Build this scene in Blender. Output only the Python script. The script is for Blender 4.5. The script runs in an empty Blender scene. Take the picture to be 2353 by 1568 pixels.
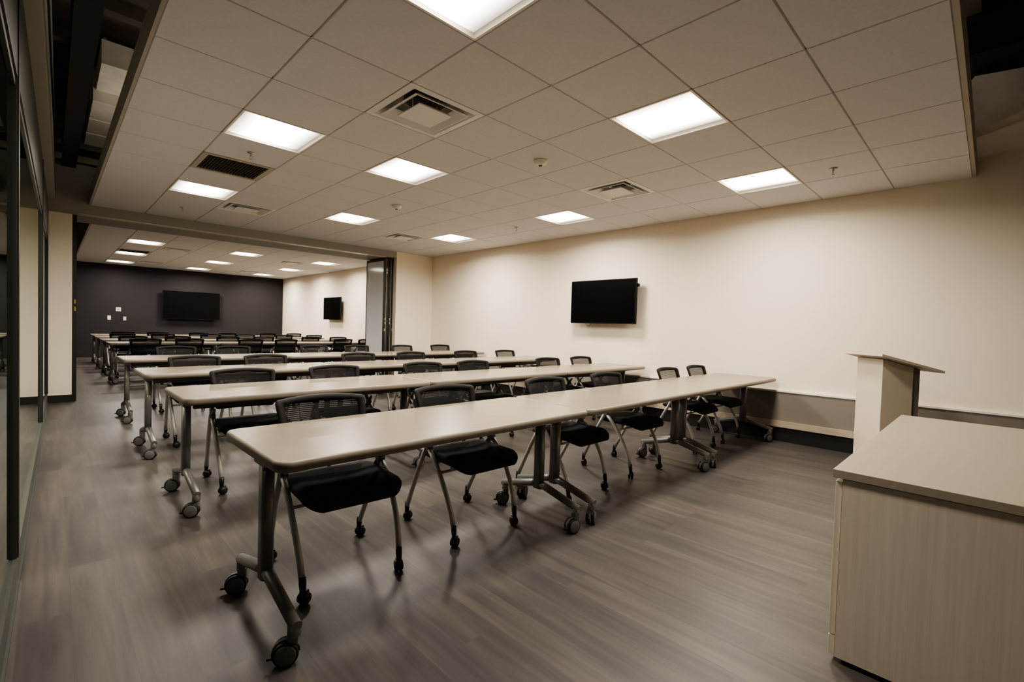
import bpy, bmesh, math, random
from mathutils import Vector, Matrix
random.seed(7)
PI = math.pi
scene = bpy.context.scene
COL = scene.collection

# ------------------------------------------------------------------ constants
CH = 2.701            # underside of the suspended ceiling
T = 0.6096            # ceiling module
XW = 5.02             # right wall
YB = 6.10             # front face of the bulkhead between the two rooms
YR = 7.00             # back face of the bulkhead
ZS = 2.577            # soffit of the bulkhead
YF = 15.4             # far dark wall
YN = -4.6             # wall behind the photographer
ZD = 4.0              # structural deck

# ------------------------------------------------------------------ materials
def new_mat(name):
    m = bpy.data.materials.new(name); m.use_nodes = True
    nt = m.node_tree
    return m, nt, nt.nodes['Principled BSDF']

def N(nt, kind, **kw):
    n = nt.nodes.new(kind)
    for k, v in kw.items(): setattr(n, k, v)
    return n

def ramp(nt, stops):
    r = N(nt, 'ShaderNodeValToRGB')
    el = r.color_ramp.elements
    while len(el) < len(stops): el.new(0.5)
    for e, (p, c) in zip(el, stops):
        e.position = p; e.color = (*c, 1) if len(c) == 3 else c
    return r

def coords(nt, scale=(1, 1, 1), rot=(0, 0, 0), loc=(0, 0, 0)):
    tc = N(nt, 'ShaderNodeTexCoord'); mp = N(nt, 'ShaderNodeMapping')
    mp.inputs['Scale'].default_value = scale; mp.inputs['Rotation'].default_value = rot
    mp.inputs['Location'].default_value = loc
    nt.links.new(tc.outputs['Object'], mp.inputs['Vector'])
    return mp

def plain(name, col, rough=0.5, metal=0.0, var=0.06, nscale=6.0, bump=0.0, bscale=300.0, spec=0.5):
    """base colour with a faint procedural mottling and optional fine bump"""
    m, nt, b = new_mat(name)
    mp = coords(nt)
    no = N(nt, 'ShaderNodeTexNoise'); no.inputs['Scale'].default_value = nscale; no.inputs['Detail'].default_value = 3
    nt.links.new(mp.outputs[0], no.inputs['Vector'])
    lo = tuple(c * (1 - var) for c in col); hi = tuple(min(1, c * (1 + var)) for c in col)
    r = ramp(nt, [(0.3, lo), (0.7, hi)])
    nt.links.new(no.outputs['Fac'], r.inputs['Fac'])
    nt.links.new(r.outputs['Color'], b.inputs['Base Color'])
    b.inputs['Roughness'].default_value = rough; b.inputs['Metallic'].default_value = metal
    b.inputs['Specular IOR Level'].default_value = spec
    if bump:
        n2 = N(nt, 'ShaderNodeTexNoise'); n2.inputs['Scale'].default_value = bscale
        nt.links.new(mp.outputs[0], n2.inputs['Vector'])
        bp = N(nt, 'ShaderNodeBump'); bp.inputs['Strength'].default_value = bump; bp.inputs['Distance'].default_value = 0.002
        nt.links.new(n2.outputs['Fac'], bp.inputs['Height']); nt.links.new(bp.outputs['Normal'], b.inputs['Normal'])
    return m

def grain(name, c1, c2, rough=0.45, scale=(60, 60, 2.5), spec=0.4):
    """laminate with long straight grain"""
    m, nt, b = new_mat(name)
    mp = coords(nt, scale)
    no = N(nt, 'ShaderNodeTexNoise'); no.inputs['Scale'].default_value = 1.0; no.inputs['Detail'].default_value = 5
    no.inputs['Roughness'].default_value = 0.65
    nt.links.new(mp.outputs[0], no.inputs['Vector'])
    r = ramp(nt, [(0.3, c1), (0.7, c2)])
    nt.links.new(no.outputs['Fac'], r.inputs['Fac']); nt.links.new(r.outputs['Color'], b.inputs['Base Color'])
    b.inputs['Roughness'].default_value = rough; b.inputs['Specular IOR Level'].default_value = spec
    return m

def floor_mat():
    m, nt, b = new_mat('vinyl_planks')
    L = nt.links
    mp = coords(nt, rot=(0, 0, PI / 2))
    br = N(nt, 'ShaderNodeTexBrick'); br.offset = 0.37; br.offset_frequency = 2
    br.inputs['Scale'].default_value = 1.0
    br.inputs['Brick Width'].default_value = 1.22; br.inputs['Row Height'].default_value = 0.152
    br.inputs['Mortar Size'].default_value = 0.0012; br.inputs['Mortar Smooth'].default_value = 0.3
    br.inputs['Color1'].default_value = (0, 0, 0, 1); br.inputs['Color2'].default_value = (1, 1, 1, 1)
    br.inputs['Mortar'].default_value = (0.3, 0.3, 0.3, 1); br.inputs['Bias'].default_value = 0.0
    L.new(mp.outputs[0], br.inputs['Vector'])
    # long streaks running with the planks (world Y), shifted per plank
    sep = N(nt, 'ShaderNodeMath', operation='MULTIPLY'); sep.inputs[1].default_value = 37.0
    L.new(br.outputs['Color'], sep.inputs[0])
    add = N(nt, 'ShaderNodeVectorMath', operation='ADD')
    mp2 = coords(nt, (14, 1.1, 1))
    comb = N(nt, 'ShaderNodeCombineXYZ'); L.new(sep.outputs[0], comb.inputs['Y']); L.new(sep.outputs[0], comb.inputs['Z'])
    L.new(mp2.outputs[0], add.inputs[0]); L.new(comb.outputs[0], add.inputs[1])
    n1 = N(nt, 'ShaderNodeTexNoise'); n1.inputs['Scale'].default_value = 1.0; n1.inputs['Detail'].default_value = 4
    n1.inputs['Roughness'].default_value = 0.6; n1.inputs['Distortion'].default_value = 0.4
    L.new(add.outputs[0], n1.inputs['Vector'])
    mp3 = coords(nt, (55, 1.6, 1))
    n2 = N(nt, 'ShaderNodeTexNoise'); n2.inputs['Scale'].default_value = 1.0; n2.inputs['Detail'].default_value = 3
    L.new(mp3.outputs[0], n2.inputs['Vector'])
    base = ramp(nt, [(0.0, FLOORC[0]), (0.5, FLOORC[1]), (1.0, FLOORC[2])]); L.new(br.outputs['Color'], base.inputs['Fac'])
    st = ramp(nt, [(0.30, (0.74, 0.73, 0.74)), (0.5, (0.98, 0.97, 0.97)), (0.70, (1.36, 1.31, 1.20))]); L.new(n1.outputs['Fac'], st.inputs['Fac'])
    st2 = ramp(nt, [(0.3, (0.88, 0.88, 0.88)), (0.7, (1.1, 1.1, 1.08))]); L.new(n2.outputs['Fac'], st2.inputs['Fac'])
    m1 = N(nt, 'ShaderNodeMix', data_type='RGBA', blend_type='MULTIPLY'); m1.inputs[0].default_value = 1
    L.new(base.outputs[0], m1.inputs[6]); L.new(st.outputs[0], m1.inputs[7])
    m2 = N(nt, 'ShaderNodeMix', data_type='RGBA', blend_type='MULTIPLY'); m2.inputs[0].default_value = 1
    L.new(m1.outputs[2], m2.inputs[6]); L.new(st2.outputs[0], m2.inputs[7])
    m3 = N(nt, 'ShaderNodeMix', data_type='RGBA'); m3.inputs[7].default_value = (0.05, 0.045, 0.042, 1)
    sc = N(nt, 'ShaderNodeMath', operation='MULTIPLY'); sc.inputs[1].default_value = 0.45
    L.new(br.outputs['Fac'], sc.inputs[0]); L.new(sc.outputs[0], m3.inputs[0])
    L.new(m2.outputs[2], m3.inputs[6]); L.new(m3.outputs[2], b.inputs['Base Color'])
    b.inputs['Roughness'].default_value = 0.42; b.inputs['Specular IOR Level'].default_value = 0.35
    return m

def glass_mat(name, tint):
    m, nt, b = new_mat(name); nt.nodes.remove(b)
    out = nt.nodes['Material Output']
    fr = N(nt, 'ShaderNodeFresnel'); fr.inputs['IOR'].default_value = 1.5
    no = N(nt, 'ShaderNodeTexNoise'); no.inputs['Scale'].default_value = 2.0
    tr = N(nt, 'ShaderNodeBsdfTransparent'); r = ramp(nt, [(0.3, tint), (0.7, tuple(min(1, c * 1.04) for c in tint))])
    nt.links.new(no.outputs['Fac'], r.inputs['Fac']); nt.links.new(r.outputs['Color'], tr.inputs['Color'])
    gl = N(nt, 'ShaderNodeBsdfGlossy'); gl.inputs['Roughness'].default_value = 0.015
    gl.inputs['Color'].default_value = (0.9, 0.95, 0.9, 1)
    mx = N(nt, 'ShaderNodeMixShader')
    nt.links.new(fr.outputs[0], mx.inputs[0]); nt.links.new(tr.outputs[0], mx.inputs[1]); nt.links.new(gl.outputs[0], mx.inputs[2])
    nt.links.new(mx.outputs[0], out.inputs['Surface'])
    return m

def net_mat(name):
    """woven mesh of a chair back: dark threads with open rows between them"""
    m, nt, b = new_mat(name)
    out = nt.nodes['Material Output']
    mp = coords(nt)
    sx = N(nt, 'ShaderNodeSeparateXYZ'); nt.links.new(mp.outputs[0], sx.inputs[0])
    mu = N(nt, 'ShaderNodeMath', operation='MULTIPLY'); mu.inputs[1].default_value = 2 * PI / 0.009
    nt.links.new(sx.outputs['Z'], mu.inputs[0])
    si = N(nt, 'ShaderNodeMath', operation='SINE'); nt.links.new(mu.outputs[0], si.inputs[0])
    gt = N(nt, 'ShaderNodeMath', operation='GREATER_THAN'); gt.inputs[1].default_value = 0.35
    nt.links.new(si.outputs[0], gt.inputs[0])
    sc = N(nt, 'ShaderNodeMath', operation='MULTIPLY'); sc.inputs[1].default_value = 0.48
    nt.links.new(gt.outputs[0], sc.inputs[0])
    b.inputs['Base Color'].default_value = (0.009, 0.009, 0.0095, 1); b.inputs['Roughness'].default_value = 0.7; b.inputs['Specular IOR Level'].default_value = 0.2
    tr = N(nt, 'ShaderNodeBsdfTransparent'); mx = N(nt, 'ShaderNodeMixShader')
    nt.links.new(sc.outputs[0], mx.inputs[0]); nt.links.new(b.outputs[0], mx.inputs[1]); nt.links.new(tr.outputs[0], mx.inputs[2])
    nt.links.new(mx.outputs[0], out.inputs['Surface'])
    return m

def lens_mat(name):
    """diffuser of a troffer: the lamp behind it glows through the middle"""
    m, nt, b = new_mat(name)
    mp = coords(nt)
    sx = N(nt, 'ShaderNodeSeparateXYZ'); nt.links.new(mp.outputs[0], sx.inputs[0])
    ab = N(nt, 'ShaderNodeMath', operation='ABSOLUTE'); nt.links.new(sx.outputs['X'], ab.inputs[0])
    mr = N(nt, 'ShaderNodeMapRange', interpolation_type='SMOOTHSTEP')
    mr.inputs['From Min'].default_value = 0.06; mr.inputs['From Max'].default_value = 0.285
    mr.inputs['To Min'].default_value = 5.0; mr.inputs['To Max'].default_value = 0.22
    nt.links.new(ab.outputs[0], mr.inputs['Value']); nt.links.new(mr.outputs[0], b.inputs['Emission Strength'])
    b.inputs['Emission Color'].default_value = (1.0, 0.92, 0.80, 1)
    b.inputs['Base Color'].default_value = (0.8, 0.77, 0.72, 1)
    return m

FLOORC = ((0.060, 0.0535, 0.052), (0.069, 0.061, 0.0585), (0.081, 0.072, 0.066))
M = {}
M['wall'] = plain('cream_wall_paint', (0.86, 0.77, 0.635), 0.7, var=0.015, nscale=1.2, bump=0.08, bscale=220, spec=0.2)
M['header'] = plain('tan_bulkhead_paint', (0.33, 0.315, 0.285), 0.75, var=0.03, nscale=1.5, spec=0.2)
M['darkwall'] = plain('charcoal_mauve_paint', (0.027, 0.0245, 0.0268), 0.75, var=0.04, nscale=1.5, spec=0.2)
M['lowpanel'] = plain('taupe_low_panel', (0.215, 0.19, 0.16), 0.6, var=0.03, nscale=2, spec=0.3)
M['capwhite'] = plain('white_cap_trim', (0.82, 0.77, 0.68), 0.45, var=0.02)
M['shelfwood'] = grain('tan_wood_strip', (0.38, 0.32, 0.24), (0.50, 0.43, 0.33), 0.5, (40, 2.5, 40))
M['base'] = plain('black_rubber_base', (0.012, 0.011, 0.010), 0.5, var=0.1)
M['floor'] = floor_mat()
M['tile'] = plain('mineral_ceiling_tile', (0.63, 0.615, 0.62), 0.95, var=0.02, nscale=40, bump=0.25, bscale=500, spec=0.1)
M['grid'] = plain('ceiling_grid_reveal', (0.34, 0.31, 0.27), 0.7, var=0.03, spec=0.2)
M['fascia'] = plain('cloud_edge_trim', (0.40, 0.36, 0.30), 0.6, var=0.02)
M['deck'] = plain('dark_roof_deck', (0.10, 0.085, 0.065), 0.9, var=0.25, nscale=3, spec=0.1)
M['black'] = plain('matte_black', (0.012, 0.012, 0.012), 0.6, var=0.1)
M['duct'] = plain('dull_duct_wrap', (0.66, 0.60, 0.51), 0.6, var=0.12, nscale=5)
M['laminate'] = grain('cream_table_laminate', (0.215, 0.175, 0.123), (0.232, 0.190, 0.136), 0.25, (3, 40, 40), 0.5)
M['edge'] = plain('taupe_table_edging', (0.235, 0.20, 0.155), 0.45, var=0.03)
M['legmetal'] = plain('warm_grey_powder_coat', (0.20, 0.198, 0.183), 0.38, metal=0.35, var=0.03)
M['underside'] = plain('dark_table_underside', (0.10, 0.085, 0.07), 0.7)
M['wheelgrey'] = plain('grey_caster_hub', (0.145, 0.143, 0.135), 0.45, var=0.05)
M['rubber'] = plain('black_caster_tyre', (0.012, 0.012, 0.012), 0.45, var=0.1)
M['silver'] = plain('silver_chair_tube', (0.46, 0.44, 0.40), 0.4, metal=0.3, var=0.03)
M['fabric'] = plain('black_seat_fabric', (0.013, 0.013, 0.014), 0.85, var=0.3, nscale=300, bump=0.4, bscale=900, spec=0.25)
M['plastic'] = plain('black_chair_plastic', (0.009, 0.0088, 0.0085), 0.6, var=0.1, spec=0.22)
M['net'] = net_mat('black_chair_mesh')
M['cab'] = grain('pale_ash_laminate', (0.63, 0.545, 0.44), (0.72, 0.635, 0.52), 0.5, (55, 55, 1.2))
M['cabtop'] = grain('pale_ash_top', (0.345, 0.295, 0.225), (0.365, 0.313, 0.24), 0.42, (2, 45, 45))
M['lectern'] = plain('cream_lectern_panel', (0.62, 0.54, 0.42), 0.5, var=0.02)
M['screen'] = plain('black_tv_glass', (0.003, 0.003, 0.003), 0.2, var=0.05, spec=0.15)
M['bezel'] = plain('black_tv_bezel', (0.006, 0.006, 0.006), 0.5, var=0.05, spec=0.2)
M['frame'] = plain('dark_bronze_frame', (0.030, 0.032, 0.027), 0.4, var=0.05)
M['sill'] = plain('grey_green_sill', (0.05, 0.053, 0.045), 0.45, var=0.05)
M['glass'] = glass_mat('clear_partition_glass', (0.86, 0.92, 0.86))
M['whiteboard'] = plain('glossy_whiteboard', (0.86, 0.87, 0.88), 0.10, var=0.02, spec=0.6)
M['stile'] = plain('dark_partition_stile', (0.014, 0.013, 0.011), 0.4, var=0.1)
M['alu'] = plain('aluminium_track', (0.55, 0.51, 0.44), 0.35, metal=0.6, var=0.03)
M['white'] = plain('white_enamel', (0.80, 0.75, 0.67), 0.45, var=0.01)
M['vent'] = plain('off_white_vent_enamel', (0.70, 0.68, 0.67), 0.5, var=0.01)
M['lens'] = lens_mat('lit_troffer_lens')
M['brass'] = plain('yellow_latch', (0.28, 0.23, 0.04), 0.4, var=0.05)
M['plate'] = plain('white_wall_plate', (0.72, 0.68, 0.60), 0.4, var=0.02)
M['plug'] = plain('grey_socket_face', (0.25, 0.23, 0.20), 0.5, var=0.05)

# ------------------------------------------------------------------ mesh builder
class MB:
    def __init__(s): s.bm = bmesh.new(); s.mi = 0
    def face(s, vs, smooth=False):
        try:
            f = s.bm.faces.new(vs); f.material_index = s.mi; f.smooth = smooth; return f
        except ValueError: return None
    def quad(s, pts, smooth=False): return s.face([s.bm.verts.new(p) for p in pts], smooth)
    def box(s, a, b, mat=None, bevel=0.0):
        x0, y0, z0 = a; x1, y1, z1 = b
        P = [(x0, y0, z0), (x1, y0, z0), (x1, y1, z0), (x0, y1, z0), (x0, y0, z1), (x1, y0, z1), (x1, y1, z1), (x0, y1, z1)]
        v = [s.bm.verts.new(mat @ Vector(p) if mat else p) for p in P]
        fs = [s.face([v[i] for i in f]) for f in ((3, 2, 1, 0), (4, 5, 6, 7), (0, 1, 5, 4), (1, 2, 6, 5), (2, 3, 7, 6), (3, 0, 4, 7))]
        if bevel:
            es = {e for f in fs for e in f.edges}
            r = bmesh.ops.bevel(s.bm, geom=list(es), offset=bevel, segments=2, affect='EDGES', profile=0.5)
            for f in r['faces']: f.material_index = s.mi
        return v
    def prism(s, poly, z0, z1, mat=None):
        a = [s.bm.verts.new((mat @ Vector((x, y, z0))) if mat else (x, y, z0)) for x, y in poly]
        b = [s.bm.verts.new((mat @ Vector((x, y, z1))) if mat else (x, y, z1)) for x, y in poly]
        n = len(poly)
        s.face(a[::-1]); s.face(b)
        for i in range(n): s.face([a[i], a[(i + 1) % n], b[(i + 1) % n], b[i]])
    def loft(s, rings, cap=True, smooth=True, closed=True):
        R = [[s.bm.verts.new(p) for p in r] for r in rings]
        n = len(R[0])
        for a, b in zip(R, R[1:]):
            for i in range(n if closed else n - 1): s.face([a[i], a[(i + 1) % n], b[(i + 1) % n], b[i]], smooth)
        if cap: s.face(R[0][::-1]); s.face(R[-1])
        return R
    def tube(s, pts, r, seg=10, closed=False, flat=1.0, cap=True):
        pts = [Vector(p) for p in pts]; n = len(pts); rings = []
        rr = r if isinstance(r, (list, tuple)) else [r] * n
        up = None
        for i, p in enumerate(pts):
            if closed: t = pts[(i + 1) % n] - pts[i - 1]
            else: t = pts[min(i + 1, n - 1)] - pts[max(i - 1, 0)]
            t.normalize()
            if up is None:
                up = Vector((0, 0, 1)) if abs(t.z) < 0.9 else Vector((0, 1, 0))
            u = (up - t * up.dot(t)).normalized(); w = t.cross(u); up = u
            rings.append([p + rr[i] * (math.cos(2 * PI * k / seg) * u + flat * math.sin(2 * PI * k / seg) * w) for k in range(seg)])
        if closed:
            R = [[s.bm.verts.new(q) for q in r_] for r_ in rings]
            for a, b in zip(R, R[1:] + R[:1]):
                for i in range(seg): s.face([a[i], a[(i + 1) % seg], b[(i + 1) % seg], b[i]], True)
        else: s.loft(rings, cap=cap)
    def cyl(s, a, b, r, seg=14, r2=None): s.tube([a, b], [r, r if r2 is None else r2], seg)
    def lathe(s, prof, axis='Z', origin=(0, 0, 0), seg=20, mat=None):
        """profile of (radius, height) about an axis"""
        o = Vector(origin); rings = []
        for r, h in prof:
            ring = []
            for k in range(seg):
                c, d = r * math.cos(2 * PI * k / seg), r * math.sin(2 * PI * k / seg)
                p = Vector((c, d, h)) if axis == 'Z' else Vector((c, h, d)) if axis == 'Y' else Vector((h, c, d))
                ring.append(o + (mat @ p if mat else p))
            rings.append(ring)
        s.loft(rings)
    def done(s, name, mats, parent=None, loc=None):
        bmesh.ops.recalc_face_normals(s.bm, faces=s.bm.faces[:])
        me = bpy.data.meshes.new(name); s.bm.to_mesh(me); s.bm.free()
        for m in (mats if isinstance(mats, (list, tuple)) else [mats]): me.materials.append(m)
        o = bpy.data.objects.new(name, me); COL.objects.link(o)
        if parent: o.parent = parent
        if loc: o.location = loc
        return o

def tag(o, label=None, cat=None, group=None, kind=None):
    if label: o['label'] = label
    if cat: o['category'] = cat
    if group: o['group'] = group
    if kind: o['kind'] = kind
    return o
def thing(name, label, cat, loc=(0, 0, 0), rz=0, group=None):
    o = bpy.data.objects.new(name, None); COL.objects.link(o); o.empty_display_size = 0.1
    o.location = loc; o.rotation_euler = (0, 0, rz)
    return tag(o, label, cat, group)
def struct(mb, name, mats, label, cat): return tag(mb.done(name, mats), label, cat, kind='structure')
def dup(root, loc, rz, label):
    r = root.copy(); COL.objects.link(r); r.location = loc; r.rotation_euler = (0, 0, rz); r['label'] = label
    for ch in list(root.children):
        c = ch.copy(); COL.objects.link(c); c.parent = r
        for g in list(ch.children):
            d = g.copy(); COL.objects.link(d); d.parent = c
    return r
def rrect(x0, y0, x1, y1, r, seg=6):
    out = []
    for cx, cy, a0 in ((x1 - r, y1 - r, 0), (x0 + r, y1 - r, 90), (x0 + r, y0 + r, 180), (x1 - r, y0 + r, 270)):
        for k in range(seg + 1):
            a = math.radians(a0 + 90 * k / seg); out.append((cx + r * math.cos(a), cy + r * math.sin(a)))
    return out

# ------------------------------------------------------------------ room shell
def gx(y): return -1.0855 + 0.0136 * y        # plan line of the glazed partition
b = MB(); b.box((-3.4, YN - 0.1, -0.12), (XW + 0.2, YF + 0.2, 0.0)); struct(b, 'floor', M['floor'], 'grey brown wood-look vinyl plank floor', 'floor')
b = MB(); b.box((XW, YN, 0), (XW + 0.15, YF, ZD)); struct(b, 'wall_right', M['wall'], 'long cream wall behind the wall-mounted screens', 'wall')
b = MB(); b.box((-3.4, YF, 0), (XW + 0.15, YF + 0.15, ZD)); struct(b, 'wall_far', M['darkwall'], 'dark charcoal accent wall at the far end', 'wall')
b = MB(); b.box((-3.4, YN - 0.15, 0), (XW + 0.15, YN, ZD)); struct(b, 'wall_near', M['header'], 'tan wall behind the photographer', 'wall')
b = MB(); b.box((-3.4, YN, 0), (-3.25, YF, ZD)); struct(b, 'wall_left', M['black'], 'dark corridor wall beyond the glass', 'wall')
b = MB(); b.box((-3.4, YN, ZD), (XW + 0.15, YF, ZD + 0.12))
for k in range(22):                            # ribs of the roof deck
    y = YN + 0.4 + k * 0.9; b.box((-3.2, y, ZD - 0.10), (XW, y + 0.12, ZD))
struct(b, 'ceiling', M['deck'], 'dark exposed roof deck above the suspended ceiling', 'ceiling')
# bulkhead, its right wing and the left pier are one U-shaped wall
b = MB()
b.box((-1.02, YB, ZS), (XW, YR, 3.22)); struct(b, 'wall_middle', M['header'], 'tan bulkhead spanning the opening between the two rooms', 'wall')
b = MB(); b.box((4.13, YB, 0), (XW, YR, ZS)); b.box((4.13, YB - 0.001, ZS), (XW, YB, CH))
struct(b, 'wall_wing', M['wall'], 'short cream wall right of the folding partition', 'wall')
b = MB(); b.box((-1.02, 6.30, 0.10), (-0.762, 6.92, ZS)); struct(b, 'wall_pier', M['wall'], 'cream wall pier at the left end of the opening', 'wall')
b = MB(); b.box((-1.025, 6.285, 0), (-0.755, 6.93, 0.10)); struct(b, 'baseboard_left', M['base'], 'black base at the foot of the cream pier', 'baseboard')
jamb = MB(); jamb.box((-0.762, 6.33, 0), (-0.715, 6.92, ZS)); jamb = struct(jamb, 'trim_1', M['stile'], 'dark steel jamb at the left side of the opening', 'trim')
b = MB(); b.mi = 0
for z in (1.255, 1.355): b.box((-0.742, 6.322, z), (-0.722, 6.332, z + 0.06))
b.done('latch_strike', M['brass'], jamb)
# track in the soffit
b = MB(); b.box((-0.715, 6.13, ZS - 0.014), (3.92, 6.16, ZS)); b.box((-0.715, 6.20, ZS - 0.014), (3.92, 6.23, ZS)); b.box((-0.715, 6.16, ZS - 0.005), (3.92, 6.20, ZS))
struct(b, 'trim_2', M['alu'], 'aluminium track of the folding partition along the soffit', 'trim')
# low service casing along the right wall
b = MB(); b.box((XW - 0.035, YN, 0.235), (XW, YB, 0.565)); struct(b, 'trim_3', M['lowpanel'], 'low taupe panel running along the right wall', 'trim')
b = MB(); b.box((XW - 0.045, YN, 0.565), (XW, YB, 0.583)); struct(b, 'trim_4', M['capwhite'], 'thin pale cap along the low panel of the right wall', 'trim')
b = MB(); b.box((XW - 0.055, YN, 0.165), (XW, YB, 0.235)); struct(b, 'trim_5', M['shelfwood'], 'tan wood strip under the low panel of the right wall', 'trim')
b = MB(); b.box((XW - 0.03, YN, 0), (XW, YB, 0.165)); b.box((4.13, YB - 0.012, 0), (XW - 0.03, YB, 0.10))
b.box((XW - 0.012, YR, 0), (XW, YF, 0.10)); struct(b, 'baseboard_right', M['base'], 'black base along the right wall', 'baseboard')
b = MB(); b.box((-3.2, YF - 0.012, 0), (XW - 0.012, YF, 0.10)); struct(b, 'baseboard_far', M['base'], 'black base along the dark far wall', 'baseboard')

# wall above the glazing, left of the ceiling
b = MB()
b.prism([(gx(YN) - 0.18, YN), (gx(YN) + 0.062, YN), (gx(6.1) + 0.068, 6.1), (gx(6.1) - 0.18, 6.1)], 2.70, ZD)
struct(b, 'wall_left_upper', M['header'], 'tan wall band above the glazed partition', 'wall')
b = MB(); b.prism([(gx(6.9) - 0.1, 6.95), (gx(6.9), 6.95), (-1.0, YF), (-1.12, YF)], 0, ZD)
struct(b, 'wall_left_far', M['stile'], 'left wall of the far room', 'wall')

# glazed partition: bays between posts
posts = [(-2.95, -2.85), (0.36, 0.44), (3.93, 4.01), (6.20, 6.29)]
def gbox(b, y0, y1, z0, z1, d0, d1):
    b.prism([(gx(y0) + d0, y0), (gx(y0) + d1, y0), (gx(y1) + d1, y1), (gx(y1) + d0, y1)], z0, z1)
wn = 0
for i in range(3):
    ya, yb = posts[i][1], posts[i + 1][0]
    e = bpy.data.objects.new('window_%d' % (i + 1), None); COL.objects.link(e)
    tag(e, ['nearest full-height glass bay of the left partition', 'middle full-height glass bay of the left partition', 'farthest full-height glass bay beside the cream pier'][i], 'window', kind='structure')
    f = MB(); gbox(f, ya, yb, 2.20, 2.70, -0.06, 0.002); gbox(f, ya, yb, 2.165, 2.20, -0.045, -0.005)
    p = posts[i + 1]
    gbox(f, p[0], p[1], 0.135, 2.70, -0.085 + 0.012 * i, 0.0)
    gbox(f, p[0] + 0.012, p[1] - 0.012, 0.135, 2.70, 0.0, 0.006)
    f.done('window_frame', M['frame'], e)
    s_ = MB(); gbox(s_, ya, p[1], 0.0, 0.135, -0.06, 0.0); gbox(s_, ya, p[1], 0.0, 0.02, 0.0, 0.008)
    s_.done('window_sill', M['sill'], e)
    g = MB(); x0, x1 = gx(ya) - 0.012, gx(yb) - 0.012
    g.quad([(x0, ya, 0.135), (x1, yb, 0.135), (x1, yb, 2.18), (x0, ya, 2.18)]); g.done('window_pane', M['glass'], e)

# ------------------------------------------------------------------ suspended ceilings
HOLES1 = {}
lights1 = [(0, -2), (3, -2), (6, -2), (0, 2), (2, 2), (6, 2), (0, 6), (3, 6), (6, 6)]
diff1 = [(1, 0), (5, 0), (1, 7), (5, 7)]
grille1 = (0, 4)
def cloud(x_edges, y_edges, holes, label, fas):
    b = MB(); g = 0.0065; h = 0.006
    for i in range(len(x_edges) - 1):
        for j in range(len(y_edges) - 1):
            if (i, j) in holes: continue
            x0, x1, y0, y1 = x_edges[i] + g, x_edges[i + 1] - g, y_edges[j] + g, y_edges[j + 1] - g
            b.mi = 0
            lo = [(x0, y0, CH), (x1, y0, CH), (x1, y1, CH), (x0, y1, CH)]; k = 0.004
            up = [(x0 - k, y0 - k, CH + h), (x1 + k, y0 - k, CH + h), (x1 + k, y1 + k, CH + h), (x0 - k, y1 + k, CH + h)]
            b.loft([lo, up], cap=False, smooth=False); b.quad(lo)
    b.mi = 1
    X0, X1, Y0, Y1 = x_edges[0], x_edges[-1], y_edges[0], y_edges[-1]
    w = 0.012
    for x in x_edges: b.box((x - w, Y0, CH + h), (x + w, Y1, CH + h + 0.02))
    for y in y_edges: b.box((X0, y - w, CH + h), (X1, y + w, CH + h + 0.02))
    b.mi = 0                                   # back of the tiles, so no light leaks upward
    for i in range(len(x_edges) - 1):
        for j in range(len(y_edges) - 1):
            if (i, j) in holes: continue
            b.quad([(x_edges[i], y_edges[j], CH + 0.03), (x_edges[i + 1], y_edges[j], CH + 0.03), (x_edges[i + 1], y_edges[j + 1], CH + 0.03), (x_edges[i], y_edges[j + 1], CH + 0.03)])
    b.mi = 2
    for (p, q) in fas: b.box(p, q)
    struct(b, 'ceiling', [M['tile'], M['grid'], M['fascia']], label, 'ceiling')
xe = [T * i for i in range(-1, 8)] + [XW]
ye = [T * j for j in range(-4, 10)] + [YB]
ye[0] = -2.385
holes = {(i + 1, j + 4) for i, j in lights1 + diff1 + [grille1]}
xe[0] = -0.588
cloud(xe, ye, holes, 'cream tile suspended ceiling of the near room',
      [((-0.606, -2.41, CH - 0.002), (-0.588, YB, CH + 0.17)), ((-0.606, -2.41, CH - 0.002), (XW - 0.002, -2.385, CH + 0.17))])
X2, Y2 = 0.10, 9.17 - 3 * T
xe2 = [-0.5] + [X2 + T * i for i in range(0, 8)] + [XW]
ye2 = [YR] + [Y2 + T * j for j in range(0, 13)] + [YF]
lights2 = [(0, 3), (3, 3), (6, 3), (0, 7), (3, 7), (6, 7), (0, 11), (3, 11), (6, 11)]
diff2 = [(1, 4), (1, 10), (5, 4), (5, 10)]
grille2 = (0, 6)
holes = {(i + 1, j + 1) for i, j in lights2 + diff2 + [grille2]}
cloud(xe2, ye2, holes, 'cream tile suspended ceiling of the far room', [((-0.518, YR, CH - 0.002), (-0.5, YF, CH + 0.17))])

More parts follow.
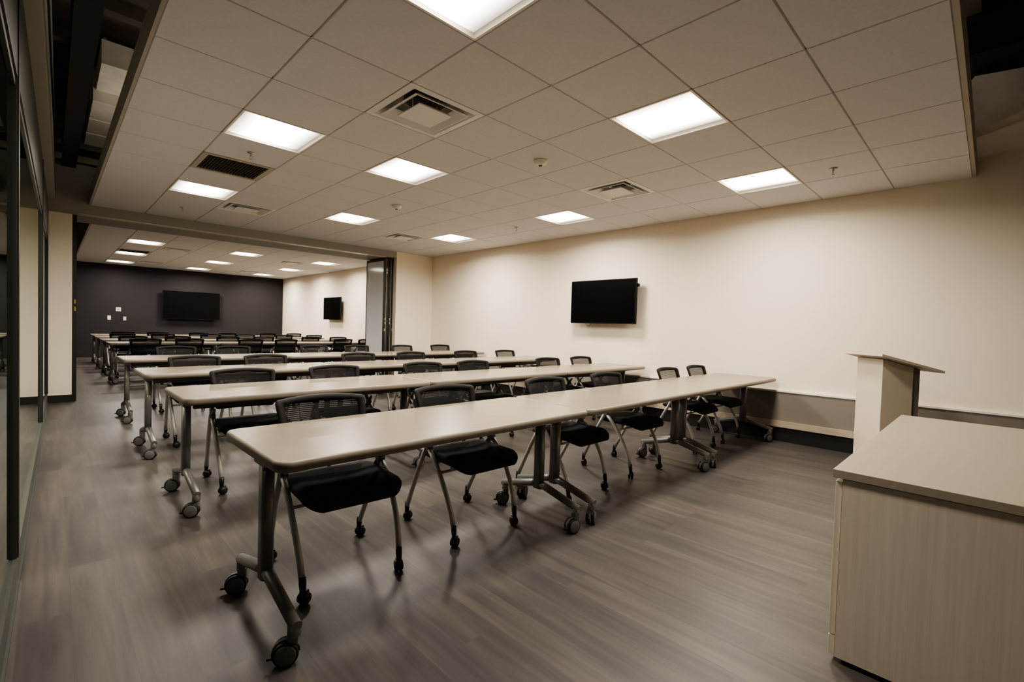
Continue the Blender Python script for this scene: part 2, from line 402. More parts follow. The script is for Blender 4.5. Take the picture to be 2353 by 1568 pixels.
# troffers: pan with sloped reflectors, lens, and a real lamp under the lens
def make_troffer():
    t = thing('ceiling_light', 'x', 'ceiling light', group='recessed square ceiling lights')
    f = MB(); a = T / 2 - 0.004
    for s0, s1 in (((-a, -a), (a, -a + 0.014)), ((-a, a - 0.014), (a, a)), ((-a, -a + 0.014), (-a + 0.014, a - 0.014)), ((a - 0.014, -a + 0.014), (a, a - 0.014))):
        f.box((*s0, -0.002), (*s1, 0.012))
    f.done('light_frame', M['white'], t)
    p = MB(); a -= 0.014
    rg = [[(-q, -q2, z), (q, -q2, z), (q, q2, z), (-q, q2, z)] for q, q2, z in ((a, a, 0.0), (a - 0.012, a - 0.006, 0.022))]
    p.loft(rg, cap=False, smooth=False); p.done('light_pan', M['white'], t)
    l = MB(); q, q2 = a - 0.012, a - 0.006
    n = 10; row = []
    for k in range(n + 1):
        u = -1 + 2 * k / n; row.append([(u * q, -q2, 0.022 - 0.006 * (1 - u * u)), (u * q, q2, 0.022 - 0.006 * (1 - u * u))])
    for r0, r1 in zip(row, row[1:]): l.quad([r0[0], r1[0], r1[1], r0[1]], True)
    l.done('light_lens', M['lens'], t)
    return t
POWER = 21.0
def lamp_at(x, y, k=1.0):
    L = bpy.data.lights.new('troffer_lamp', 'AREA'); L.shape = 'SQUARE'; L.size = 0.46
    L.energy = POWER * k; L.color = (1.0, 0.915, 0.79); L.spread = math.radians(165)
    o = bpy.data.objects.new('troffer_lamp', L); COL.objects.link(o); o.location = (x, y, CH + 0.012)
tro = make_troffer(); first = True
def ordn(k): return ['first', 'second', 'third', 'fourth', 'fifth', 'sixth'][k]
l1 = {(0, -2): 'lit square ceiling light cut off by the top edge of the photo', (3, -2): 'largest whole lit square ceiling light, upper right above the wall screen',
      (6, -2): 'lit square ceiling light near the right end of the right wall', (0, 2): 'lit square ceiling light just in front of the slotted return grille',
      (2, 2): 'lit square ceiling light in the middle of the near ceiling, beyond the big diffuser', (6, 2): 'lit square ceiling light close to the right wall above the wall screen',
      (0, 6): 'lit square ceiling light just beyond the slotted return grille', (3, 6): 'lit square ceiling light in front of the bulkhead, centre left',
      (6, 6): 'lit square ceiling light by the corner of the cream wing wall'}
jobs = []
for (i, j) in lights1: jobs.append(((i + .5) * T, (j + .5) * T, l1[(i, j)]))
nm = {0: 'left', 3: 'middle', 6: 'right'}; dp = {3: 'nearest', 7: 'second', 11: 'farthest'}
for (i, j) in lights2: jobs.append((X2 + (i + .5) * T, Y2 + (j + .5) * T, 'small lit ceiling light in the far room, %s of the %s row' % (dp[j], nm[i])))
for x, y, lab in jobs:
    if first: tro.location = (x, y, CH); tro['label'] = lab; first = False
    else: dup(tro, (x, y, CH), 0, lab)
    lamp_at(x, y, 0.78 if lab == l1[(6, -2)] else 0.76 if x < 0.6 else 1.0)

# square cone diffusers
def make_diffuser():
    t = thing('air_diffuser', 'x', 'air vent', group='square ceiling air diffusers')
    a = T / 2 - 0.004
    def ring(b, qs): b.loft([[(-q, -q, z), (q, -q, z), (q, q, z), (-q, q, z)] for q, z in qs], cap=False, smooth=False)
    f = MB(); ring(f, [(a, 0.006), (a, 0.0), (a - 0.045, -0.004), (a - 0.05, 0.0), (0.15, 0.085)]); f.done('diffuser_frame', M['vent'], t)
    c = MB(); ring(c, [(0.215, -0.012), (0.222, -0.010), (0.165, 0.035), (0.150, 0.034), (0.215, -0.012)]); c.done('diffuser_cone', M['vent'], t)
    d = MB(); d.box((-0.135, -0.135, -0.018), (0.135, 0.135, -0.012)); ring(d, [(0.135, -0.012), (0.09, 0.02)])
    for sx in (-1, 1): d.box((sx * 0.1 - 0.004, -0.004, -0.012), (sx * 0.1 + 0.004, 0.004, 0.08))
    d.done('diffuser_plaque', M['vent'], t)
    n = MB(); n.lathe([(0.15, 0.086), (0.148, 0.086), (0.148, 0.16), (0.001, 0.16)], seg=24); n.done('duct_neck', M['black'], t)
    k = MB(); ring(k, [(0.152, 0.086), (a, 0.0871)]); k.done('backing', M['black'], t)
    return t
dif = make_diffuser()
dl = {(1, 0): 'largest square air diffuser, upper middle of the near ceiling', (5, 0): 'square air diffuser above the wall screen, near the right wall',
      (1, 7): 'square air diffuser by the bulkhead, left of centre', (5, 7): 'square air diffuser by the bulkhead, toward the cream wing wall'}
dl2 = {(1, 4): 'air diffuser in the far room, beside its first left ceiling light', (1, 10): 'air diffuser in the far room, left side close to the dark wall',
       (5, 4): 'air diffuser in the far room, beside its first right ceiling light', (5, 10): 'air diffuser in the far room, right side close to the dark wall'}
jobs = [((i + .5) * T, (j + .5) * T, dl[(i, j)]) for i, j in diff1] + [(X2 + (i + .5) * T, Y2 + (j + .5) * T, dl2[(i, j)]) for i, j in diff2]
for k, (x, y, lab) in enumerate(jobs):
    if k == 0: dif.location = (x, y, CH); dif['label'] = lab
    else: dup(dif, (x, y, CH), 0, lab)
# slotted return grilles
def make_grille():
    t = thing('return_grille', 'x', 'air vent', group='slotted return air grilles'); a = T / 2 - 0.004; w = 0.045
    f = MB()
    for s0, s1 in (((-a, -a), (a, -a + w)), ((-a, a - w), (a, a)), ((-a, -a + w), (-a + w, a - w)), ((a - w, -a + w), (a, a - w))): f.box((*s0, -0.004), (*s1, 0.01))
    f.done('grille_frame', M['fascia'], t)
    s_ = MB(); n = 20
    for k in range(n):
        x = -a + w + (2 * (a - w)) * (k + 0.5) / n; s_.box((x - 0.002, -a + w, -0.002), (x + 0.002, a - w, 0.016))
    s_.box((-a + w, -0.004, 0.004), (a - w, 0.004, 0.016))
    s_.done('grille_slats', M['underside'], t)
    k = MB(); k.box((-a, -a, 0.05), (a, a, 0.06)); k.done('grille_backing', M['black'], t)
    return t
gr = make_grille(); gr.location = ((grille1[0] + .5) * T, (grille1[1] + .5) * T, CH); gr['label'] = 'dark slotted return air grille between two lit lights of the near ceiling'
dup(gr, (X2 + (grille2[0] + .5) * T, Y2 + (grille2[1] + .5) * T, CH), 0, 'dark slotted return air grille in the far room ceiling')
# smoke detectors, sprinklers
def make_detector():
    t = thing('smoke_detector', 'x', 'smoke detector', group='ceiling smoke detectors')
    d = MB(); d.lathe([(0.001, 0.003), (0.062, 0.003), (0.062, -0.012), (0.052, -0.034), (0.03, -0.044), (0.001, -0.045)], seg=24); d.done('detector_body', M['white'], t)
    e = MB(); e.lathe([(0.001, -0.045), (0.018, -0.045), (0.014, -0.056), (0.001, -0.057)], seg=16); e.done('sensor_tip', M['plug'], t)
    return t
d0 = make_detector(); d0.location = (3.5 * T, 0.5 * T, CH); d0['label'] = 'larger round smoke detector, nearer one on the ceiling tiles'
dup(d0, (3.5 * T, 4.5 * T, CH), 0, 'smaller round smoke detector, farther one near the bulkhead lights')
def make_sprinkler():
    t = thing('ceiling_sprinkler', 'x', 'sprinkler', group='ceiling sprinkler heads')
    d = MB(); d.lathe([(0.001, 0.006), (0.034, 0.006), (0.034, -0.005), (0.009, -0.006), (0.008, -0.03), (0.001, -0.03)], seg=14)
    for s0 in (-1, 1): d.tube([(s0 * 0.008, 0, -0.028), (s0 * 0.013, 0, -0.04), (s0 * 0.003, 0, -0.056)], 0.0025, 6)
    d.done('sprinkler_body', M['silver'], t)
    e = MB(); e.lathe([(0.001, -0.056), (0.016, -0.056), (0.016, -0.059), (0.001, -0.059)], seg=14); e.done('deflector', M['silver'], t)
    return t
sp = make_sprinkler(); sp.location = (0.5 * T, 3.5 * T, CH); sp['label'] = 'small sprinkler head beside the slotted return grille'
for i, j, lab in ((6.5, -2.5, 'small sprinkler head at the right end of the ceiling'), (6.5, 4.0, 'small sprinkler head near the right wall, beyond the wall screen'), (0.5, 8.5, 'small sprinkler head at the left, close to the bulkhead')):
    dup(sp, (i * T, j * T, CH), 0, lab)

# ------------------------------------------------------------------ things above the ceiling
b = MB(); b.box((-0.875, -2.6, 3.16), (-0.735, 6.1, 3.18)); b.box((-0.875, -2.6, 3.46), (-0.735, 6.1, 3.48)); b.box((-0.815, -2.6, 3.18), (-0.795, 6.1, 3.46))
for y in (-2.0, 1.0, 4.0): b.box((-0.83, y, 3.48), (-0.78, y + 0.05, ZD))
tag(b.done('steel_beam', M['black']), 'black steel beam in the gap left of the suspended ceiling', 'beam')
b = MB(); b.box((4.45, YN, 3.57), (XW, -2.30, 3.59)); b.box((4.45, YN, 3.87), (XW, -2.30, 3.89)); b.box((4.62, YN, 3.59), (4.64, -2.30, 3.87)); b.box((4.60, -3.0, 3.89), (4.66, -2.94, ZD))  # black beam added to cover the lit wall above the duct with dark
tag(b.done('steel_beam', M['black']), 'black beam added high at the right, darkening the wall above the tapered duct', 'beam')
b = MB(); b.box((-0.655, 4.25, 3.50), (-0.20, 6.08, 3.85)); b.box((-0.66, 4.9, 3.49), (-0.195, 4.94, 3.86)); b.box((-0.66, 5.5, 3.49), (-0.195, 5.54, 3.86))
b.box((-0.63, 3.5, 3.62), (-0.2, 4.25, 3.85))
for y in (3.8, 5.2): b.box((-0.60, y, 3.85), (-0.57, y + 0.03, ZD)); b.box((-0.27, y, 3.85), (-0.24, y + 0.03, ZD))
tag(b.done('ceiling_duct', M['duct']), 'dim wrapped duct above the left edge of the ceiling', 'duct')
b = MB()
b.loft([[(4.80, y, z0), (XW, y, z0), (XW, y, z1), (4.80, y, z1)] for y, z0, z1 in ((-2.30, 3.09, 3.44), (-2.37, 3.05, 3.53), (-2.67, 3.14, 3.50), (-3.4, 3.30, 3.46))], smooth=False)
tag(b.done('ceiling_duct', M['duct']), 'dim tapered duct high on the right wall past the ceiling edge', 'duct')

# ------------------------------------------------------------------ folding partition stacked at the right of the opening
t = thing('folding_partition', 'stacked folding partition with a glossy grey whiteboard face and dark stiles', 'partition', (3.93, 6.22, 0))
ZP = ZS - 0.02
for k, x in enumerate((0.0, 0.105)):
    p = MB(); p.box((x + 0.006, 0.05, 0.03), (x + 0.089, 0.78, ZP - 0.05)); pp = p.done('panel', M['whiteboard'], t)
    q = MB(); q.box((x, 0.0, 0.015), (x + 0.042, 0.05, ZP)); q.box((x + 0.054, 0.0, 0.015), (x + 0.095, 0.05, ZP)); q.box((x + 0.0, 0.05, ZP - 0.05), (x + 0.095, 0.78, ZP)); q.box((x, 0.05, 0.015), (x + 0.095, 0.78, 0.03)); q.box((x, 0.76, 0.03), (x + 0.095, 0.78, ZP - 0.05))
    q.done('panel_frame', M['stile'], pp)
    q = MB(); q.box((x + 0.043, 0.006, 0.02), (x + 0.053, 0.045, ZP - 0.01)); q.done('edge_seal', M['alu'], pp)
h = MB()
for x, z in ((0.02, 1.20), (0.02, 1.28), (0.125, 1.20), (0.125, 1.28), (0.01, 1.06), (0.185, 1.06)): h.box((x, -0.008, z), (x + 0.012, 0.0, z + 0.05))
for z in (2.24, 2.30): h.box((0.035, -0.01, z), (0.062, 0.0, z + 0.045))
h.done('hinge', M['alu'], t)

# ------------------------------------------------------------------ televisions and wall plates
def make_tv(w, h, label, loc, rz, cable=False):
    t = thing('television', label, 'television', loc, rz)     # local: screen faces -Y, wall at y=0, centre at origin
    f = MB(); f.box((-w / 2, -0.155, -h / 2), (w / 2, -0.115, h / 2), bevel=0.004); f.box((-w / 2 + 0.2, -0.115, -h / 2 + 0.1), (w / 2 - 0.2, -0.09, h / 2 - 0.15)); f.done('tv_housing', M['bezel'], t)
    s_ = MB(); s_.box((-w / 2 + 0.010, -0.1565, -h / 2 + 0.014), (w / 2 - 0.010, -0.1552, h / 2 - 0.010)); s_.done('screen', M['screen'], t)
    m = MB(); m.box((-0.22, -0.012, -0.16), (0.22, -0.001, 0.16)); m.box((-0.05, -0.09, -0.12), (0.05, -0.012, 0.12)); m.done('wall_mount', M['bezel'], t)
    if cable:
        c = MB(); pts = [(-0.33 + 0.13 * k / 12, -0.10, -h / 2 + 0.012 - 0.055 * math.sin(PI * k / 12)) for k in range(13)]; c.tube(pts, 0.003, 6); c.done('cable', M['bezel'], t)
        c = MB(); c.cyl((w / 2 - 0.005, -0.112, h / 2 - 0.10), (w / 2 + 0.018, -0.112, h / 2 - 0.10), 0.025, 12); c.done('side_knob', M['bezel'], t)
make_tv(1.145, 0.65, 'black flat television on the near part of the right cream wall', (XW, 1.51, 1.632), -PI / 2, True)
make_tv(1.14, 0.65, 'black flat television on the right wall of the far room', (XW, 10.9, 1.605), -PI / 2)
make_tv(1.53, 0.88, 'large black flat television on the dark far wall', (2.25, YF, 1.60), 0)
def plate(x, z, w, h, lab, cat, name, sock):
    t = thing(name, lab, cat, (x, YF, z), 0)
    p = MB(); p.box((-w / 2, -0.008, -h / 2), (w / 2, 0, h / 2), bevel=0.002); p.done('cover_plate', M['plug'] if name == 'wall_socket' else M['plate'], t)
    q = MB()
    for dx, dz, a, c in sock: q.box((dx - a / 2, -0.011, dz - c / 2), (dx + a / 2, -0.008, dz + c / 2))
    q.done('switch_face', M['capwhite'] if name != 'thermostat' else M['plug'], t)
plate(0.25, 1.145, 0.075, 0.12, 'white light switch on the dark far wall, lowest left of three plates', 'switch', 'light_switch', [(0, 0, 0.03, 0.06)])
plate(0.455, 1.395, 0.115, 0.115, 'white thermostat on the dark far wall, highest of three plates', 'thermostat', 'thermostat', [(0, 0, 0.06, 0.04)])
plate(0.60, 1.13, 0.075, 0.12, 'two-gang socket plate on the dark far wall, right of three plates', 'socket', 'wall_socket', [(0, 0.028, 0.035, 0.03), (0, -0.028, 0.035, 0.03), (0, 0, 0.06, 0.012)])

# ------------------------------------------------------------------ flip-top tables
ZT = 0.725; TD = 0.67
def caster_big(parent, x, y, ang, R=0.043):
    """braked twin-wheel caster; wheel axis turned by ang"""
    b = MB(); mt = Matrix.Translation((x, y, 0)) @ Matrix.Rotation(ang, 4, 'Z')
    off = 0.022
    for s0 in (-1, 1):                         # two tyres and hubs, axis along local Y
        b.mi = 0; o = mt @ Vector((off, 0, R)); m3 = mt.to_3x3()
        b.lathe([(R * 0.55, s0 * 0.008), (R * 0.97, s0 * 0.009), (R, s0 * 0.013), (R, s0 * 0.022), (R * 0.95, s0 * 0.026), (R * 0.82, s0 * 0.026)], axis='Y', origin=o, seg=22, mat=m3)
        b.mi = 1
        b.lathe([(R * 0.82, s0 * 0.020), (R * 0.82, s0 * 0.0275), (R * 0.74, s0 * 0.029), (0.001, s0 * 0.030)], axis='Y', origin=o, seg=22, mat=m3)
    b.mi = 1                                   # hood between the wheels and the stem
    hood = [(off + (R + 0.004) * math.cos(a), R + (R + 0.004) * math.sin(a)) for a in [math.radians(d) for d in range(-10, 181, 19)]]
    rings = []
    for yy in (-0.0075, 0.0075): rings.append([mt @ Vector((hx, yy, hz)) for hx, hz in hood])
    b.loft(rings, smooth=False)
    b.box((-0.017, -0.02, R * 1.55), (0.017, 0.02, 0.112), mat=mt, bevel=0.004)
    b.mi = 0                                   # brake pedal
    b.box((off + R - 0.002, -0.012, R * 0.62), (off + R + 0.018, 0.012, R * 0.62 + 0.008), mat=mt)
    b.done('caster', [M['rubber'], M['wheelgrey']], parent)
def make_table(Ln, angs):
    """local: x from 0 to Ln, front edge (toward the camera) at y=0, back at y=TD"""
    t = thing('training_table', 'x', 'table', group='flip-top training tables set end to end in rows')
    b = MB(); r = 0.055; n = 7
    prof = [(0.014, ZT - 0.041, 1), (0.005, ZT - 0.038, 1), (0.0, ZT - 0.026, 1), (0.0, ZT - 0.014, 1), (0.003, ZT - 0.005, 1), (0.007, ZT - 0.001, 1), (0.011, ZT, 0)]
    b.mi = 0
    top = rrect(0.011, 0.011, Ln - 0.011, TD - 0.011, r - 0.011, n)
    b.face([b.bm.verts.new((x, y, ZT)) for x, y in top])
    b.mi = 1
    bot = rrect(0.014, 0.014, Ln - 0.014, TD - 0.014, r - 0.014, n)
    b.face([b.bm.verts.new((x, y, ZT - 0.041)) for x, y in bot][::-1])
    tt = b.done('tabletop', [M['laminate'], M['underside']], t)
    e = MB(); rings = []
    for ins, z, _ in prof:
        rings.append([(x, y, z) for x, y in rrect(ins, ins, Ln - ins, TD - ins, max(r - ins, 0.02), n)])
    e.loft(rings, cap=False); e.done('edge_band', M['edge'], tt)
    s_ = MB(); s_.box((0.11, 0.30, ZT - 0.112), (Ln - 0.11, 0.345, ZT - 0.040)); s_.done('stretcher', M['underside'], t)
    for k, x in enumerate((0.072, Ln - 0.078)):
        yc = 0.33; b = MB()
        b.loft([[(x + px, yc + py, z) for px, py in rrect(-0.024, -0.036, 0.024, 0.036, 0.022, 5)] for z in (0.186, ZT - 0.045)], smooth=True)
        b.box((x - 0.022, yc - 0.17, ZT - 0.058), (x + 0.022, yc + 0.17, ZT - 0.039), bevel=0.003)
        b.box((x - 0.030, yc - 0.06, ZT - 0.085), (x + 0.030, yc + 0.06, ZT - 0.045), bevel=0.003)
        for y1 in (0.004, 0.654):              # arms of the T foot, square-cut tube
            sg = 1 if y1 > yc else -1
            b.tube([(x, yc + sg * 0.015, 0.215), (x, yc + sg * 0.06, 0.206), (x, y1, 0.140)], [0.024, 0.024, 0.022], 12, flat=0.95)
            b.lathe([(0.020, 0.098), (0.022, 0.10), (0.022, 0.140), (0.017, 0.144)], origin=(x, y1 - sg * 0.022, 0), seg=14)
        lg = b.done('leg', M['legmetal'], t)
        caster_big(lg, x, 0.032, angs[2 * k]); caster_big(lg, x, 0.626, angs[2 * k + 1])
    return t
LEN = [1.775, 1.86, 1.735]
A = math.radians
PROTO = [make_table(LEN[0], [A(155), A(155), A(170), A(140)]), make_table(LEN[1], [A(25), A(20), A(160), A(150)]), make_table(LEN[2], [A(20), A(-10), A(155), A(120)])]
PROTO2 = [make_table(1.715, [A(20), A(60), A(160), A(120)])]
used = [False] * 4
rownames = ['front row nearest the camera', 'second row from the camera', 'third row from the camera', 'fourth row from the camera, last before the bulkhead',
            'first row of the far room, nearest the bulkhead', 'second row of the far room', 'third row of the far room', 'last row of the far room by the dark wall']
pos3 = ['left', 'middle', 'right']
R1 = [(-0.435, -0.92, 0.0087), (-0.415, 0.74, 0.0087), (-0.42, 2.33, 0.016), (-0.405, 4.12, 0.016)]
R2 = [(-0.25, 8.22, 0), (-0.25, 9.80, 0), (-0.25, 11.42, 0), (-0.25, 13.05, 0)]
for k, (x0, y0, a) in enumerate(R1 + R2):
    d = 0.0
    for c in range(3):
        lab = 'cream %s table of the %s' % (pos3[c], rownames[k])
        loc = (x0 + d * math.cos(a), y0 + d * math.sin(a), 0)
        if k < 4: idx, pr, ln = c, PROTO[c], LEN[c]
        else: idx, pr, ln = 3, PROTO2[0], 1.715
        if not used[idx]: pr.location = loc; pr.rotation_euler = (0, 0, a); pr['label'] = lab; used[idx] = True
        else: dup(pr, loc, a, lab)
        d += ln + 0.005

# ------------------------------------------------------------------ nesting chairs (local: front is -Y)
def make_chair():
    t = thing('nesting_chair', 'x', 'chair', group='black mesh-back nesting chairs at the tables')
    # seat cushion
    def outline(ins, n=7):
        o = []
        for x, y in rrect(-0.232 + ins, -0.285 + ins, 0.232 - ins, 0.145 - ins, 0.07 - ins * 0.4, n):
            if y < 0: y -= 0.022 * (1 - (x / 0.232) ** 2) * min(1, -y / 0.2)
            if y > 0.05: x *= 1 - 0.35 * (y - 0.05)
            o.append((x, y))
        return o
    def sag(x, y, z):
        q = max(0.0, (-0.16 - y)) / 0.14
        return z - 0.040 * q * q - 0.010 * max(0, 1 - (x / 0.2) ** 2) * max(0, 1 - ((y + 0.03) / 0.14) ** 2) + 0.012 * (abs(x) / 0.23) ** 3
    b = MB(); rings = []
    for ins, z in ((0.05, 0.416), (0.018, 0.419), (0.0, 0.429), (-0.003, 0.442), (0.006, 0.454), (0.03, 0.463), (0.08, 0.467), (0.14, 0.468)):
        rings.append([(x, y, sag(x, y, z)) for x, y in outline(ins)])
    b.loft(rings); b.done('seat', M['fabric'], t)
    # backrest: curved frame and net
    def bp(u, v):                              # u -1..1 across, v 0..1 up
        w = 0.200 + 0.032 * v
        z = 0.530 + 0.280 * v + 0.016 * (1 - u * u) * v
        y = 0.118 + 0.055 * v + 0.03 * v * v - 0.035 * u * u + 0.030
        return Vector((u * w, y, z))
    def loop(uu, v0, v1, cu, cv, nb=8, ns=4):
        """rounded loop of (u, v), same vertex count for every size"""
        p = []
        p += [(-uu + cu + (2 * uu - 2 * cu) * k / nb, v1) for k in range(nb + 1)]
        p += [(uu - cu * 0.3, v1 - cv * 0.3)]
        p += [(uu, v1 - cv - (v1 - v0 - 2 * cv) * k / ns) for k in range(ns + 1)]
        p += [(uu - cu * 0.3, v0 + cv * 0.3)]
        p += [(uu - cu - (2 * uu - 2 * cu) * k / nb, v0) for k in range(nb + 1)]
        p += [(-uu + cu * 0.3, v0 + cv * 0.3)]
        p += [(-uu, v0 + cv + (v1 - v0 - 2 * cv) * k / ns) for k in range(ns + 1)]
        p += [(-uu + cu * 0.3, v1 - cv * 0.3)]
        return p
    out_, inn = loop(1.0, 0.0, 1.0, 0.07, 0.06), loop(0.84, 0.40, 0.895, 0.05, 0.04)
    mid_ = loop(0.985, 0.012, 0.985, 0.07, 0.06)
    F_ = Vector((0, -0.009, 0)); B_ = Vector((0, 0.011, 0))
    b = MB()
    rings = [[bp(u, v) + F_ for u, v in inn], [bp(u, v) + F_ for u, v in mid_], [bp(u, v) + Vector((0, -0.002, 0)) for u, v in out_], [bp(u, v) + Vector((0, 0.005, 0)) for u, v in out_],
             [bp(u, v) + B_ for u, v in mid_], [bp(u, v) + B_ for u, v in inn]]
    V_ = [[b.bm.verts.new(q) for q in r_] for r_ in rings]
    m_ = len(out_)
    for r0, r1 in zip(V_, V_[1:] + V_[:1]):
        for i in range(m_): b.face([r0[i], r0[(i + 1) % m_], r1[(i + 1) % m_], r1[i]], r0 is not V_[-1])
    br_ = b.done('backrest', M['plastic'], t)
    b = MB(); nu, nv = 10, 4
    g = [[b.bm.verts.new(bp(-0.86 + 1.72 * i / nu, 0.385 + 0.525 * j / nv)) for i in range(nu + 1)] for j in range(nv + 1)]
    for j in range(nv):
        for i in range(nu): b.face([g[j][i], g[j][i + 1], g[j + 1][i + 1], g[j + 1][i]], True)
    b.done('mesh_panel', M['net'], br_)
    for s0 in (-1, 1):
        b = MB()                               # hinge bracket: fork from the pivot to the back and the seat
        b.tube([(s0 * 0.240, 0.012, 0.500), (s0 * 0.236, 0.065, 0.565), (s0 * 0.212, 0.118, 0.625), (s0 * 0.205, 0.128, 0.66)], [0.017, 0.015, 0.013, 0.011], 8)
        b.tube([(s0 * 0.240, 0.012, 0.505), (s0 * 0.238, -0.030, 0.548), (s0 * 0.237, -0.038, 0.556)], [0.015, 0.012, 0.010], 8)
        b.tube([(s0 * 0.238, 0.015, 0.500), (s0 * 0.218, 0.045, 0.45), (s0 * 0.17, 0.05, 0.425)], [0.014, 0.012, 0.010], 8)
        b.cyl((s0 * 0.222, 0.012, 0.500), (s0 * 0.258, 0.012, 0.500), 0.022, 12)
        b.done('hinge_bracket', M['legmetal'], t)
        for fr in (1, 0):
            b = MB()
            if fr: pts = [(s0 * 0.243, 0.010, 0.50), (s0 * 0.243, -0.058, 0.440), (s0 * 0.241, -0.125, 0.355), (s0 * 0.237, -0.181, 0.262), (s0 * 0.231, -0.219, 0.172), (s0 * 0.226, -0.240, 0.085)]
            else: pts = [(s0 * 0.250, 0.014, 0.50), (s0 * 0.245, 0.10, 0.35), (s0 * 0.238, 0.185, 0.19), (s0 * 0.233, 0.238, 0.085)]
            b.tube(pts, 0.0140, 10); leg = b.done('leg', M['silver'], t)
            x, y, z = pts[-1]
            b = MB()
            b.tube([(x, y * 0.985, 0.118), (x, y, 0.088), (x, y * 1.02, 0.050)], [0.0155, 0.0155, 0.012], 10)
            a = 0.5 * s0 + (0.9 if fr else -0.4); m3 = Matrix.Rotation(a, 3, 'Z'); o = Vector((x, y * 1.02, 0.026)) + m3 @ Vector((0.008, 0, 0))
            for q in (-1, 1): b.lathe([(0.005, q * 0.003), (0.024, q * 0.004), (0.026, q * 0.008), (0.025, q * 0.017), (0.012, q * 0.021), (0.001, q * 0.021)], axis='Y', origin=o, seg=16, mat=m3)
            b.box((-0.010, -0.012, 0.026), (0.026, 0.012, 0.058), mat=Matrix.Translation((x, y * 1.02, 0)) @ m3.to_4x4(), bevel=0.004)
            b.done('caster', M['rubber'], leg)
    b = MB(); b.tube([(-0.240, -0.105, 0.375), (0.240, -0.105, 0.375)], 0.008, 8)
    for s0 in (-1, 1): b.tube([(s0 * 0.15, -0.105, 0.375), (s0 * 0.15, -0.10, 0.41)], 0.010, 8)
    b.done('crossbar', M['silver'], t)
    return t
ch = make_chair()
CH1 = [[(.03, -.36), (.83, -.36), (1.81, -.36), (2.65, -.34), (3.84, -.30), (4.55, -.30)],
       [(.10, 1.27), (.84, 1.27), (1.77, 1.28), (2.45, 1.24), (3.74, 1.36), (4.47, 1.37)],
       [(.08, 2.89), (.76, 2.89), (1.87, 2.97), (2.69, 3.02), (3.71, 3.05), (4.58, 3.06)],
       [(.24, 4.92), (.92, 4.94), (2.12, 5.0), (2.84, 5.0), (3.70, 4.92), (4.60, 4.98)]]
CH2 = [[(.24, 8.10), (.90, 8.14), (1.90, 8.0), (2.58, 8.04), (3.95, 8.36), (4.55, 8.30)],
       [(.19, 9.46), (.94, 9.56), (1.86, 9.55), (2.67, 9.76), (3.79, 9.82), (4.50, 9.80)],
       [(.18, 11.2), (.90, 11.1), (1.90, 11.3), (2.72, 11.45), (3.64, 11.3), (4.5, 11.4)],
       [(.33, 12.85), (1.03, 12.85), (1.95, 12.9), (2.63, 12.85), (3.76, 13.05), (4.5, 13.0)]]
ch_rows = ['first table row, nearest camera', 'second table row', 'third table row', 'fourth table row by bulkhead',
           'first far-room table row', 'second far-room table row', 'third far-room table row', 'last far-room table row']
first = True
for k, row in enumerate(CH1 + CH2):
    for c, (x, y) in enumerate(row):
        side = 'behind' if k < 4 else 'in front of'
        lab = 'mesh-back chair, %s from left, %s the %s' % (ordn(c), side, ch_rows[k])
        if k < 4: y = max(y, R1[k][1] + (x - R1[k][0]) * R1[k][2] + TD - 0.085)
        else: y = min(y, R2[k - 4][1] + 0.085)
        rz = (PI if k >= 4 else 0) + math.radians(random.uniform(-2, 2))
        if k == 0 and c == 0: rz = math.radians(-3)
        if first: ch.location = (x, y, 0); ch.rotation_euler = (0, 0, rz); ch['label'] = lab; first = False
        else: dup(ch, (x, y, 0), rz, lab)

# ------------------------------------------------------------------ credenza at lower right
t = thing('credenza', 'pale wood-grain credenza in the lower right corner of the photo', 'cabinet', (1.09, -2.79, 0))
LC, DC, HC = 1.86, 0.61, 0.72
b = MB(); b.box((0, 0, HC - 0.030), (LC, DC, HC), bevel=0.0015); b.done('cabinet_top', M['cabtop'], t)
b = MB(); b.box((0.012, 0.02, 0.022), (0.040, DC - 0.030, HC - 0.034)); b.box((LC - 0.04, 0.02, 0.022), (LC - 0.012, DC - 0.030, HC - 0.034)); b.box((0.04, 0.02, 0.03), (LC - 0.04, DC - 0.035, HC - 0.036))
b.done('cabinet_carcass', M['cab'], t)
b = MB(); b.box((0.06, 0.05, 0.0), (LC - 0.06, DC - 0.045, 0.03)); b.done('plinth', M['black'], t)
w = (LC - 0.03) / 3
for k in range(3):
    x0 = 0.015 + k * w + 0.002; x1 = x0 + w - 0.004
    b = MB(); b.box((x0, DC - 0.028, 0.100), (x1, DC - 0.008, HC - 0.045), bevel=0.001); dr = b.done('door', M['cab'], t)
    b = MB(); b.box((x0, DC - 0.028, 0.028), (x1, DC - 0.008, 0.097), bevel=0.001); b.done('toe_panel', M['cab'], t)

# ------------------------------------------------------------------ lectern beyond the credenza
th = math.radians(50)
e = Vector((-math.sin(th), -math.cos(th), 0)); s_ = Vector((math.cos(th), -math.sin(th), 0))
zc = 3.8
cam_loc = Vector((-0.9792, -2.5737, 1.206))
YAW, PIT, ROLL, FPX = 0.776, -0.0282, 0.0303, 1083.09
fw = Vector((math.sin(YAW) * math.cos(PIT), math.cos(YAW) * math.cos(PIT), math.sin(PIT)))
rt = Vector((math.cos(YAW), -math.sin(YAW), 0)); up = rt.cross(fw)
r2 = math.cos(ROLL) * rt + math.sin(ROLL) * up; u2 = -math.sin(ROLL) * rt + math.cos(ROLL) * up
LP = (3.86, -1.951)       # near audience-side corner of the reading board (plan)
t = thing('lectern', 'cream lectern with a sloped reading board beyond the credenza', 'lectern', (LP[0], LP[1], 0), 0)
ml = Matrix(((-e.x, s_.x, 0, 0), (-e.y, s_.y, 0, 0), (0, 0, 1, 0), (0, 0, 0, 1)))   # local x along -e (away along the front), local y along s
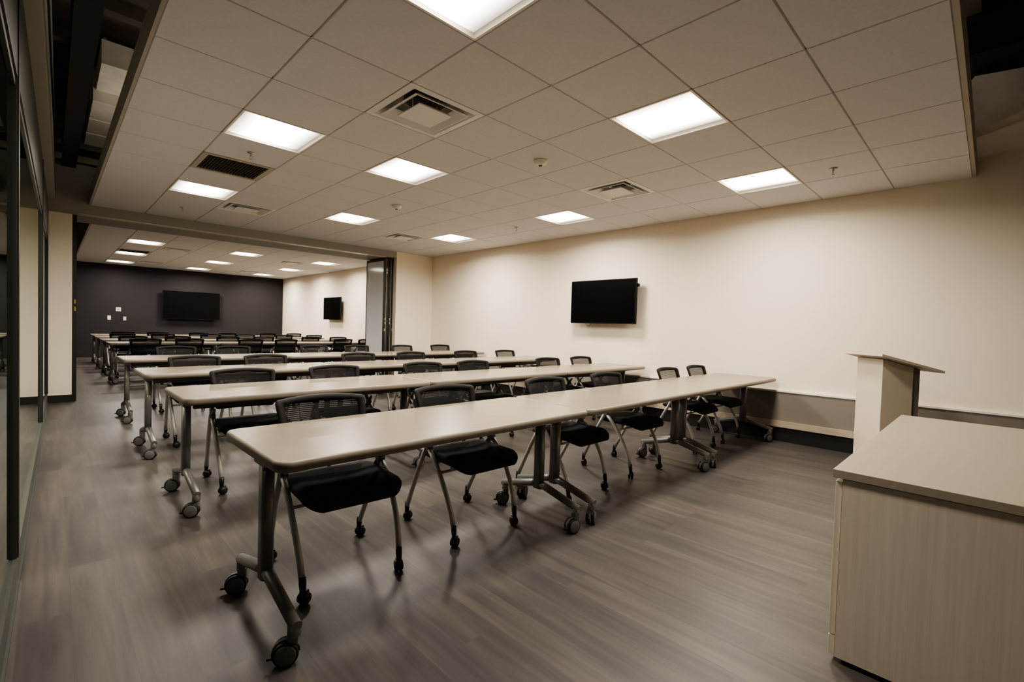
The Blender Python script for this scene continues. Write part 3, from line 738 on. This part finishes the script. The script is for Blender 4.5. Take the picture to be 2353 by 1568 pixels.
WB, DB, ZH, ZL = 0.516, 0.476, 1.083, 0.962
b = MB(); th_ = 0.020
def zb(y): return ZH + (ZL - ZH) * y / DB
P = [(0, 0), (WB, 0), (WB, DB), (0, DB)]
b.loft([[ml @ Vector((x, y, zb(y) - th_)) for x, y in P], [ml @ Vector((x, y, zb(y))) for x, y in P]], smooth=False); b.done('reading_board', M['lectern'], t)
b = MB(); x0, x1, y0, y1 = 0.128, 0.4655, 0.090, 0.390
P = [(x0, y0), (x1, y0), (x1, y1 - 0.02), (x0 + 0.012, y1 - 0.02), (x0 + 0.012, y0 + 0.012), (x0, y0 + 0.012)]
P = [(x0, y0), (x1, y0), (x1, y1 - 0.06), (x0, y1 - 0.06)]
b.loft([[ml @ Vector((x, y, 0.0)) for x, y in P], [ml @ Vector((x, y, zb(y) - th_ - 0.004)) for x, y in P]], smooth=False); b.done('lectern_body', M['lectern'], t)
b = MB(); P = [(x0 + 0.012, y1 - 0.06), (x1 - 0.012, y1 - 0.06), (x1 - 0.012, y1), (x0 + 0.012, y1)]  # narrower, darker strip down the rear of the body
b.loft([[ml @ Vector((x, y, 0.0)) for x, y in P], [ml @ Vector((x, y, zb(y) - th_ - 0.004)) for x, y in P]], smooth=False); b.done('back_strip', M['lowpanel'], t)

# ------------------------------------------------------------------ camera
cam = bpy.data.cameras.new('camera'); co = bpy.data.objects.new('camera', cam); COL.objects.link(co)
cam.sensor_fit = 'HORIZONTAL'; cam.sensor_width = 36.0; cam.lens = FPX / 2353 * 36.0; cam.clip_start = 0.02; cam.clip_end = 60
co.matrix_world = Matrix(((r2.x, u2.x, -fw.x, cam_loc.x), (r2.y, u2.y, -fw.y, cam_loc.y), (r2.z, u2.z, -fw.z, cam_loc.z), (0, 0, 0, 1)))
scene.camera = co

# ------------------------------------------------------------------ world and view
w = bpy.data.worlds.new('dim_world'); scene.world = w; w.use_nodes = True
w.node_tree.nodes['Background'].inputs[0].default_value = (0.02, 0.018, 0.015, 1); w.node_tree.nodes['Background'].inputs[1].default_value = 0.1
scene.view_settings.view_transform = 'AgX'; scene.view_settings.look = 'AgX - Medium High Contrast'; scene.view_settings.exposure = 1.5; scene.view_settings.gamma = 1.0
scene.cycles.max_bounces = 8; scene.cycles.diffuse_bounces = 5; scene.cycles.transparent_max_bounces = 12
scene.cycles.sample_clamp_indirect = 4.0
